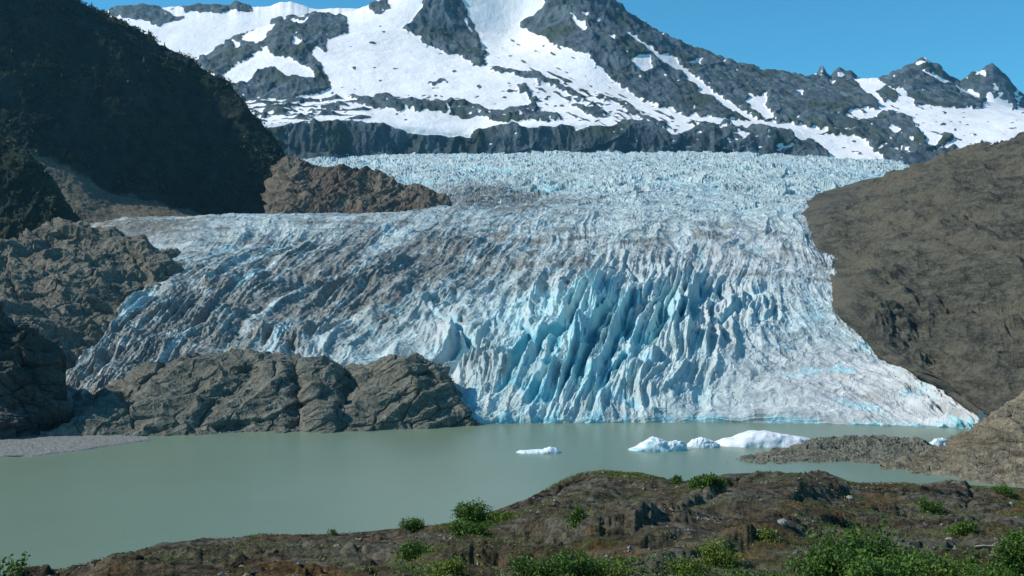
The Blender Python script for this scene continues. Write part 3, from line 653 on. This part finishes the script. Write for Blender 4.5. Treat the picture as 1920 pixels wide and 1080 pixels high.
iceberg(1011, 851, 86, 12, [(0,.15),(.1,.4),(.35,.45),(.6,.6),(.75,1),(.9,.7),(1,.2)], 'small flat ice floe alone in open water', .5, .3, 1)
iceberg(1236, 847, 112, 25, [(0,.1),(.15,.3),(.3,.75),(.42,1),(.55,.85),(.68,.6),(.8,.7),(.93,.65),(1,.3)], 'pointed greyish white iceberg with a blue low end', .5, .4, 2)
iceberg(1322, 840, 62, 19, [(0,.3),(.15,.75),(.4,1),(.7,.7),(1,.3)], 'small rounded white ice lump touching the largest iceberg', .6, .2, 3)
iceberg(1440, 839, 208, 28, [(0,.08),(.08,.22),(.14,.42),(.22,.5),(.30,.78),(.37,.95),(.5,.97),(.62,.8),(.78,.62),(.9,.5),(1,.25)], 'largest iceberg, long smooth white mound behind the low islet', .45, .10, 4, .13)
iceberg(1756, 840, 58, 18, [(0,.15),(.3,.3),(.55,.9),(.75,1),(.9,.8),(1,.2)], 'small white iceberg between the islet and the brown scree slope', .5, .5, 5)

# ------------------------------------------------------------------ foreground ground
cr = [(-500,1180,34),(-100,1110,35),(0,1092,35),(60,1083,36),(100,1072,37),(150,1060,38),(200,1047,39),(250,1035,40),(310,1018,42),(380,1013,43),(450,1010,44),(560,1004,46),(650,1000,46),(740,990,46),(800,985,45),(850,978,45),(900,966,46),(950,952,48),(985,938,50),(1010,926,52),(1035,910,53),(1060,897,54),(1090,887,55),(1130,882,55),(1160,884,55),(1200,890,55),(1270,902,54),(1300,900,53),(1330,900,52),(1352,888,52),(1380,885,52),(1450,884,53),(1490,886,54),(1530,893,56),(1570,900,58),(1600,904,60),(1640,904,61),(1700,906,62),(1760,909,62),(1800,913,62),(1860,915,62),(1900,916,62),(2000,922,62),(2500,950,60)]
A = np.array(cr, float); xs = np.linspace(-500, 2500, 120)
c1 = np.interp(xs, A[:, 0], A[:, 1]); cY = np.interp(xs, A[:, 0], A[:, 2])
row = lambda f, Yk: [(x, f(x, c1[i]), Yk(x, cY[i])) for i, x in enumerate(xs)]
rows = [row(lambda x, c: 1400, lambda x, y: 8), row(lambda x, c: max(1180, c+60), lambda x, y: 16), row(lambda x, c: max(1080, c+28), lambda x, y: 22 if y > 44 else 27),
        row(lambda x, c: c+(1080-c)*.62 if c < 1060 else c+16, lambda x, y: 29 if y > 44 else 31), row(lambda x, c: c+max(6, (1080-c)*.28), lambda x, y: y*.80 if y > 44 else y*.88),
        row(lambda x, c: c+3, lambda x, y: y*.97), row(lambda x, c: c, lambda x, y: y), row(lambda x, c: c+12, lambda x, y: y*1.14), row(lambda x, c: c+60, lambda x, y: y*1.8), row(lambda x, c: c+150, lambda x, y: y*3), row(lambda x, c: c+220, lambda x, y: y*4.6)]
for r_ in rows:
    pass
px, py, Y, t = rows_net(rows, -480, 2480, 1500, [20, 50, 90, 110, 110, 70, 40, 30, 12, 6])
p = P(px, py, Y); n = normals(p); X, YY, Z = p[..., 0], p[..., 1], p[..., 2]
att = sstep(.15, .8, t)[:, None]*(1-.75*sstep(5.0, 5.9, t)*sstep(7, 6.1, t))[:, None]
# ledges: strata that jump up and fall back slowly, risers towards the camera
wv = 4.5*fbm(X/14, YY/9, 0, 3)+1.0*fbm(X/3, YY/3, 2, 3)
ph = (YY+.10*X+wv)/4.6; fr = ph % 1
saw = np.where(fr < .14, fr/.14, 1-(fr-.14)/.86)
la = np.clip(.35+1.2*fbm(X/16+3, YY/10, np.floor(ph)*3.3, 3), 0, 1.1)
ph2 = (YY+.06*X+wv*.8+3)/1.5; fr2 = ph2 % 1
saw2 = np.where(fr2 < .12, fr2/.12, 1-(fr2-.12)/.88); la2 = np.clip(.3+1.2*fbm(X/5+9, YY/4, np.floor(ph2)*2.7, 3), 0, 1)
led = 0
for (lx, ly, lw, lh, ls) in ((1175,990,125,.40,-.06),(1000,1000,70,.30,-.10),(1210,908,60,.16,.12),(1318,938,44,.34,-.72),(1505,922,80,.20,.05),(1560,915,40,.15,.1),(1840,930,120,.22,-.02),(1700,958,110,.14,.04),
  (430,1044,120,.15,-.06),(250,1068,110,.13,-.2),(640,1036,130,.14,.04),(860,1046,70,.2,-.12),(1440,1000,90,.16,-.22),(1330,1030,120,.15,-.25),(1840,992,90,.15,.05),(1100,936,50,.14,-.25),(1250,1010,70,.18,-.1)):
    line = ly+ls*(px-lx)+11*fbm(px/45, .3, ly, 4)
    led = led + lh*np.exp(-np.abs((px-lx)/lw)**2.5)*sstep(line+5, line-5, py)*sstep(line-70, line-8, py)
gx_ = X+1.2*fbm(X/4, YY/4, 1, 3); gy_ = YY+1.6*fbm(X/6, YY/5, 5, 3)+.15*X
s1, se1 = facet(gx_/4.2, gy_/3.4, 6); s2, se2 = facet(gx_/1.3, gy_/1.2, 12)
crk = np.abs(perlin(gx_/7, gy_/1.9, 3)); crk2 = np.abs(perlin(gx_/2.4, gy_/.75, 8))
sl = sstep(-.15, .25, fbm(X/9, YY/7, 31, 3)+.08)
d = att*sl*(.30*s1 + .09*s2 - .22*sstep(.09, 0, se1) - .40*sstep(.07, 0, crk)*sstep(-.1, .2, fbm(X/5, YY/4, 41, 2)) - .16*sstep(.08, 0, crk2)) + att*(1.5*led + .45*la*saw + .14*la2*saw2 - .3 + .35*fbm(X/3.2, YY/3.2, Z/2, 4) + .14*(ridged(X/.9, YY/.9, Z/.6, 5)-.4)+.05*fbm(X/.4, YY/.4, Z/.3, 4))
# the big dark overhang under the knoll
ov = blob(px, py, 1180, 975, 120, 20, -4)+.8*blob(px, py, 1010, 998, 60, 14)+.7*blob(px, py, 1275, 925, 60, 10, 8)+.7*blob(px, py, 1560, 918, 90, 10)
p = p + np.stack([np.zeros_like(d), np.zeros_like(d), d], -1)
moss = sstep(.05, .34, fbm(X/5, YY/5, 3, 5)+.0+.3*blob(px, py, 1480, 945, 60, 16)+.3*blob(px, py, 1820, 1045, 70, 25)+.25*blob(px, py, 1650, 945, 160, 14)+.3*blob(px, py, 730, 1060, 130, 25)+.2*blob(px, py, 1500, 1060, 300, 60))*.9
ground = grid_obj('foreground_ground', p, M_GROUND, {'moss': moss}, smooth=True)
gv = p.reshape(-1, 3)
gq = [tuple(pl.vertices) for pl in ground.data.polygons]
BVH = BVHTree.FromPolygons(gv.tolist(), gq)
def ground_at(qx, qy):
    d = Vector(((qx-CX)/F, 1, (CY-qy)/F)).normalized()
    h = BVH.ray_cast(Vector((0, 0, CZ)), d, 500)
    return h[0]
def drop(x, y):
    h = BVH.ray_cast(Vector((x, y, 140)), Vector((0, 0, -1)), 300)
    return h[0]

# ------------------------------------------------------------------ shrubs
def leaf_mesh(name, centers, size, mat, parent=None, up=.3, tone=None, slim=.55):
    c = np.asarray(centers, float); m = len(c)
    a = RNG.normal(size=(m, 3)); a[:, 2] += up; a /= np.linalg.norm(a, axis=1)[:, None]
    b = RNG.normal(size=(m, 3)); b -= a*(a*b).sum(1)[:, None]; b /= np.linalg.norm(b, axis=1)[:, None]
    L = (size*RNG.uniform(.6, 1.3, m))[:, None]
    v = np.stack([c-a*L*.5, c+b*L*slim*.5, c+a*L*.5, c-b*L*slim*.5], 1).reshape(-1, 3)
    q = np.arange(4*m).reshape(m, 4)
    tn = RNG.random(m) if tone is None else tone
    return mesh_from(name, v, q, mat, {'tone': np.repeat(tn, 4)}, smooth=False, parent=parent)

def tube_mesh(name, paths, mat, parent=None):
    vs, qs = [], []; k = 5
    for pts, r0, r1 in paths:
        b = len(vs); m = len(pts)
        for i, q in enumerate(pts):
            d = (pts[min(i+1, m-1)]-pts[max(i-1, 0)]).normalized()
            s = d.cross(Vector((.3, .9, .1))).normalized(); w = d.cross(s); r = r0+(r1-r0)*i/(m-1)
            for j in range(k):
                an = 6.2832*j/k; vs.append(q+s*(r*math.cos(an))+w*(r*math.sin(an)))
        for i in range(m-1):
            for j in range(k): qs.append((b+i*k+j, b+i*k+(j+1) % k, b+(i+1)*k+(j+1) % k, b+(i+1)*k+j))
    return mesh_from(name, np.array([tuple(v) for v in vs]), np.array(qs), mat, smooth=True, parent=parent)

HALO = []
def shrub(qx, qy, wpx, hpx, label, kind='shrub', dense=1.0, mat=None, upright=0.0, leaf=.075, group=None):
    """qx, qy: foot in the photograph; wpx, hpx: size there"""
    g = ground_at(qx, qy)
    if g is None: return None
    s = g.y/F; W = wpx*s; H = hpx*s; HALO.append((g.x, g.y, g.z, W, H))
    root = bpy.data.objects.new(kind, None); COL.objects.link(root); root.location = g
    root.empty_display_size = .2
    tag(root, label, 'fern' if kind == 'fern' else 'plant' if kind == 'sapling' else 'shrub', group)
    paths, leaves, tones = [], [], []
    lob = [(random.uniform(-.5, .5), random.uniform(-.5, .5), random.uniform(.45, 1.05)) for _ in range(max(3, int(2+W*1.6)))]
    ns = max(4, int((16+W*7)*min(1.6, dense)))
    for i in range(ns):
        an = random.random()*6.283; rr = W*.5*math.sqrt(random.random())
        bx, by = rr*.45*math.cos(an), rr*.35*math.sin(an)
        q = drop(g.x+bx, g.y+by); bz = (q.z-g.z if q is not None and abs(q.z-g.z) < .8 else 0)-.05
        tip = Vector((rr*math.cos(an)*(1-upright*.5), rr*.8*math.sin(an)*(1-upright*.5), H*random.uniform(.6, 1.0)*min(lob, key=lambda l: (l[0]*W-rr*math.cos(an))**2+(l[1]*W-rr*math.sin(an))**2)[2]*(1-.3*(rr/(W*.5+1e-6))**2)))
        b0 = Vector((bx, by, bz)); pts = []
        for k in range(6):
            f = k/5; q = b0.lerp(tip, f); q += Vector((random.gauss(0, .03), random.gauss(0, .03), 0))*H*f; q.z += .12*H*f*(1-f); pts.append(q)
        paths.append((pts, .008+.004*H, .003))
        nl = int(60*dense*(H/.9)**.6)
        tb = random.random()
        for _ in range(nl):
            f = random.uniform(.18, 1.05)**.8; k = min(4, int(f*5)); q = pts[k].lerp(pts[k+1], min(1.1, f*5-k))
            sp = (.13+.10*W*.25)*(1-.55*upright)*(1.1-.6*f)
            leaves.append((q.x+random.gauss(0, sp), q.y+random.gauss(0, sp), max(bz+.01, q.z+random.gauss(0, sp*.8)))); tones.append(min(1, max(0, .55*tb+.45*random.random())))
    tube_mesh('stems', paths, M_STEM, root)
    leaf_mesh('foliage', leaves, leaf, mat or M_LEAF, root, tone=np.array(tones))
    return root

shrub(1655, 1100, 310, 130, 'largest bush, broad dense dark green leaves at the bottom of the slope', dense=2.0, leaf=.085)
shrub(1560, 1110, 150, 90, 'dark green bush hugging the side of the largest bush', dense=1.5)
shrub(1775, 1120, 130, 80, 'yellowish green bush on the rusty moss beside the largest bush', dense=1.3, mat=M_LEAF_Y)
shrub(1915, 1090, 90, 118, 'bright green bush cut off by the right edge of the view', dense=1.7)
shrub(1320, 912, 72, 36, 'spiky upright green shrub on the crest below the pointed iceberg', upright=.6, dense=1.3, leaf=.12)
shrub(1268, 905, 26, 14, 'tiny green tuft on the crest beside the spiky shrub', kind='sapling', upright=.5, leaf=.09)
shrub(888, 990, 72, 56, 'bushy green shrub on the left shoulder of the rock knoll', dense=1.5, leaf=.1)
shrub(880, 1003, 70, 34, 'low green shrub just under the bushy one on the knoll shoulder', dense=1.2, leaf=.09)
shrub(772, 992, 44, 26, 'small round dark shrub standing alone on the low crest', dense=1.2, leaf=.09)
shrub(940, 975, 60, 22, 'low yellow green shrub on the slope leading up to the knoll', mat=M_LEAF_Y, leaf=.08)
shrub(1080, 985, 26, 42, 'narrow green shrub growing up the middle of the knoll face', upright=.3, leaf=.08)
shrub(778, 1048, 66, 52, 'dark green shrub on the rock below the small round shrub', dense=1.4, leaf=.075)
shrub(838, 1078, 60, 40, 'light green shrub near the orange moss', dense=1.3, mat=M_LEAF_Y, leaf=.07)
shrub(1062, 1085, 120, 66, 'wide light green shrub at the foot of the knoll', dense=1.5, leaf=.07)
shrub(990, 1086, 90, 48, 'low green shrub leaning on the wide one under the knoll', dense=1.2, leaf=.07)
shrub(1140, 1088, 80, 50, 'ragged olive shrub on the other side of the wide one', dense=1.0, mat=M_LEAF_Y, leaf=.065)
shrub(1350, 1062, 66, 50, 'light green bush on bare rock left of the largest bush', dense=1.4, mat=M_LEAF_Y, leaf=.065)
shrub(1285, 1076, 60, 40, 'low light green bush at the bottom beside the bush on bare rock', dense=1.2, mat=M_LEAF_Y, leaf=.065)
shrub(1440, 1010, 40, 26, 'small olive shrub on a rock ledge by the pale stone', mat=M_LEAF_Y, leaf=.06)
shrub(1745, 958, 46, 32, 'small green shrub above the orange moss band', leaf=.08, dense=1.2)
shrub(1802, 1002, 52, 36, 'green shrub on the ledge between the orange moss and the driftwood', leaf=.075, dense=1.2)
shrub(1882, 925, 44, 18, 'low green shrub on the crest in front of the scree slope', leaf=.1)
shrub(1345, 910, 30, 14, 'tiny green clump in the dip beside the dark crest rock', kind='sapling', leaf=.09)
shrub(624, 1003, 14, 14, 'thin seedling on the low crest in front of open water', kind='sapling', upright=.7, dense=.5, leaf=.07)
shrub(1030, 914, 10, 14, 'thin seedling on the steep side of the knoll', kind='sapling', upright=.7, dense=.5, leaf=.07)
shrub(22, 1100, 66, 84, 'bright green plant with round leaves in the bottom corner by the water', upright=.2, dense=.38, leaf=.15, mat=M_LEAF)

# stones and driftwood
def stone(qx, qy, wpx, hpx, label, col=(.33, .31, .27)):
    g = ground_at(qx, qy); s = g.y/F; W = wpx*s; H = hpx*s
    nu, nv = 18, 12; th = np.linspace(0, 2*np.pi, nu, endpoint=False); ph = np.linspace(.05, np.pi-.05, nv)
    T, Ph = np.meshgrid(th, ph); d = np.stack([np.cos(T)*np.sin(Ph), np.sin(T)*np.sin(Ph), np.cos(Ph)], -1)
    r = 1+.35*fbm(d[..., 0]*1.3+qx, d[..., 1]*1.3, d[..., 2]*1.3, 3); v = (d*r[..., None]*[W/2, W*.4, H*.6]).reshape(-1, 3)
    i = np.arange(nu*nv).reshape(nv, nu); j = np.roll(i, -1, 1)
    q = np.stack([i[:-1], i[1:], j[1:], j[:-1]], -1).reshape(-1, 4)
    o = mesh_from('stone', v, q, rock_mat('stone', tuple(x*.7 for x in col), col, tuple(x*.9 for x in col), .2, bump=.4), smooth=False)
    o.location = (g.x, g.y, g.z+H*.15); return tag(o, label, 'stone', 'loose stones on the slope')
stone(1594, 936, 14, 9, 'pale stone lying on the moss band under the crest')
stone(1467, 983, 20, 13, 'pale grey stone on a ledge beside the rusty moss', (.26, .25, .23))
stone(1780, 1012, 14, 6, 'small pale stone below the green ledge shrub', (.3, .28, .25))
stone(1896, 946, 8, 6, 'small white stone near the right end of the crest', (.42, .4, .36))
stone(1270, 1062, 16, 8, 'flat pale stone in front of the low light green bush', (.3, .27, .22))
g = ground_at(1855, 1028); s = g.y/F
pts = [g+Vector((s*x, .05*x*s, .06+s*y)) for x, y in ((-28, -1), (-12, 1), (4, 0), (18, 2), (34, 1))]
o = tube_mesh('driftwood', [(pts, .035, .015), ([pts[2], pts[2]+Vector((.12, .05, .07)), pts[2]+Vector((.25, .05, .1))], .018, .006)], NT('bleached wood').set(Base_Color=(.36, .32, .26), Roughness=.85))
tag(o, 'bleached driftwood stick lying on dark rock near the edge bush', 'driftwood')

# moss and grass cover between the shrubs
w = sstep(.10, .45, fbm(X/4+5, YY/4, 7, 4)+.12+.3*blob(px, py, 1560, 1060, 340, 60)+.25*blob(px, py, 1040, 1060, 160, 40)+.2*blob(px, py, 930, 975, 90, 30))*(t > 1.2)[:, None]*(t < 6.0)[:, None]
w = w+.8*sstep(.0, .3, fbm(X/2.2, YY/2.2, 17, 4))*(blob(px, py, 1560, 1070, 330, 45)+.8*blob(px, py, 1060, 1068, 150, 34)+.8*blob(px, py, 1880, 1060, 90, 40)+.6*blob(px, py, 940, 972, 70, 14)+.5*blob(px, py, 800, 1060, 90, 30))
w = w*np.clip(YY, 5, 60)**1.0*((px > -150) & (px < 2100))
pts = scatter(p, w, 52000); pts = pts + RNG.normal(0, .05, pts.shape)*[1, 1, 0]; 
idx = RNG.choice(w.size, 52000, p=(w/w.sum()).ravel()); pts = p.reshape(-1, 3)[idx]+RNG.normal(0, .06, (52000, 3))*[1, 1, .3]+[0, 0, .03]
hal = []
for (hx, hy, hz, hw, hh) in HALO:
    k = int(90+190*hw)
    for _ in range(k):
        an = random.random()*6.283; rr = hw*(.25+.55*abs(random.gauss(0, .6)))
        q = drop(hx+rr*math.cos(an), hy+rr*math.sin(an))
        if q is not None: hal.append((q.x, q.y, q.z+random.random()**2*.16))
pts = np.concatenate([pts, np.array(hal)])
gc = leaf_mesh('grass', pts, .07, M_LEAF_Y, up=1.2, slim=.35); gc['kind'] = 'stuff'
# low leafy growth that ties the shrubs together along the bottom of the slope
wz = (1.0*blob(px, py, 1660, 1085, 230, 48)+.9*blob(px, py, 1060, 1078, 150, 40)+.38*blob(px, py, 1330, 1072, 90, 30)+.8*blob(px, py, 1895, 1060, 70, 50)+.35*blob(px, py, 800, 1075, 90, 34)+.5*blob(px, py, 935, 972, 75, 14)+.3*blob(px, py, 1760, 975, 110, 26)+.35*blob(px, py, 880, 985, 60, 24))
cl = sstep(.10, .34, fbm(X/1.5, YY/1.8, 27, 4)+.10*np.clip(wz, 0, 1))
w2 = np.clip(wz-.12, 0, 1)*cl*(t > 1.2)[:, None]*(t < 6.0)[:, None]*np.clip(YY, 5, 60)*((px > -150) & (px < 2100))
idx = RNG.choice(w2.size, 16000, p=(w2/w2.sum()).ravel())
hh = (cl*np.clip(wz, 0, 1)).reshape(-1)[idx]*RNG.uniform(.02, 1, 16000)**1.3*.32
pts = p.reshape(-1, 3)[idx]+RNG.normal(0, .05, (16000, 3))*[1, 1, .2]; pts[:, 2] += hh
tn = np.clip(.25+.5*fbm(pts[:, 0]/.9, pts[:, 1]/.9, 3, 3)+.35*RNG.random(16000), 0, 1)
ug = leaf_mesh('undergrowth', pts, .075, M_LEAF, tone=tn); ug['kind'] = 'stuff'

# small loose rubble on the ledges
w3 = sstep(.0, .3, fbm(X/3.5, YY/3.5, 63, 4)+.05)*(t > 1.4)[:, None]*(t < 6.0)[:, None]*np.clip(YY, 5, 60)**1.3*((px > -60) & (px < 2000))
idx = RNG.choice(w3.size, 2600, p=(w3/w3.sum()).ravel()); ctr = p.reshape(-1, 3)[idx]
_o = np.array([(1,0,0),(0,1,0),(-1,0,0),(0,-1,0),(0,0,1),(0,0,-1)], float); _f = np.array([(0,1,4),(1,2,4),(2,3,4),(3,0,4),(1,0,5),(2,1,5),(3,2,5),(0,3,5)])
sz = (.03+.07*RNG.random(2600)**4)[:, None, None]
vv = ctr[:, None, :] + (_o[None]+RNG.normal(0, .28, (2600, 6, 3)))*sz*np.array([1.2, 1.0, .7]) + np.array([0, 0, .01])
rub = mesh_from('rubble', vv.reshape(-1, 3), (_f[None]+6*np.arange(2600)[:, None, None]).reshape(-1, 3), rock_mat('rubble stone', (.09, .082, .066), (.26, .24, .195), (.16, .145, .115), .3, bump=.3), smooth=False)
rub['kind'] = 'stuff'

# ------------------------------------------------------------------ haze
def haze():
    x0, x1, y0, y1, z0, z1 = -9000, 9000, -1000, 9800, -60, 2300
    v = np.array([(x, y, z) for z in (z0, z1) for y in (y0, y1) for x in (x0, x1)], float)
    q = np.array([(0, 2, 3, 1), (4, 5, 7, 6), (0, 1, 5, 4), (2, 6, 7, 3), (0, 4, 6, 2), (1, 3, 7, 5)])
    m = bpy.data.materials.new('thin air'); m.use_nodes = True; nt = m.node_tree; nt.nodes.clear()
    out = nt.nodes.new('ShaderNodeOutputMaterial'); vol = nt.nodes.new('ShaderNodeVolumePrincipled')
    vol.inputs['Color'].default_value = (.26, .66, 1, 1); vol.inputs['Density'].default_value = HAZE; vol.inputs['Anisotropy'].default_value = .2
    nt.links.new(vol.outputs[0], out.inputs['Volume'])
    o = mesh_from('haze', v, q, m, smooth=False); o['kind'] = 'stuff'
HAZE = 1.6e-5
haze()

# ------------------------------------------------------------------ light, sky, camera
EL, AZ = math.radians(40), math.radians(-3)      # sun from the left, a little beyond
sdir = Vector((-math.cos(AZ)*math.cos(EL), math.sin(AZ)*math.cos(EL), math.sin(EL)))
sun = bpy.data.lights.new('sun', 'SUN'); sun.energy = 5.0; sun.angle = math.radians(.5); sun.color = (1, .95, .88)
so = bpy.data.objects.new('sun', sun); COL.objects.link(so); so.rotation_euler = sdir.to_track_quat('Z', 'Y').to_euler()
W = bpy.data.worlds.new('World'); scene.world = W; W.use_nodes = True; nt = W.node_tree
sky = nt.nodes.new('ShaderNodeTexSky'); sky.sky_type = 'NISHITA'; sky.sun_disc = False
sky.sun_elevation = EL; sky.sun_rotation = math.radians(-93); sky.altitude = 1500; sky.air_density = 1.0; sky.dust_density = 0.1; sky.ozone_density = 3.5
bg = nt.nodes['Background']; bg.inputs[1].default_value = .11
tint = nt.nodes.new('ShaderNodeMix'); tint.data_type = 'RGBA'; tint.blend_type = 'MULTIPLY'; tint.inputs[0].default_value = 1
nt.links.new(sky.outputs[0], tint.inputs[6]); tint.inputs[7].default_value = (.48, 1.30, 1.38, 1)
nt.links.new(tint.outputs[2], bg.inputs[0])

cam = bpy.data.cameras.new('camera'); cam.sensor_width = 36; cam.lens = F/1920*36; cam.clip_start = .1; cam.clip_end = 90000
co = bpy.data.objects.new('camera', cam); COL.objects.link(co); co.location = (0, 0, CZ); co.rotation_euler = (math.pi/2, 0, 0)
scene.camera = co
scene.view_settings.view_transform = 'Standard'; scene.view_settings.look = 'None'
scene.view_settings.exposure = 0.0; scene.view_settings.gamma = 1
scene.cycles.max_bounces = 6; scene.cycles.volume_bounces = 0
scene.render.film_transparent = False
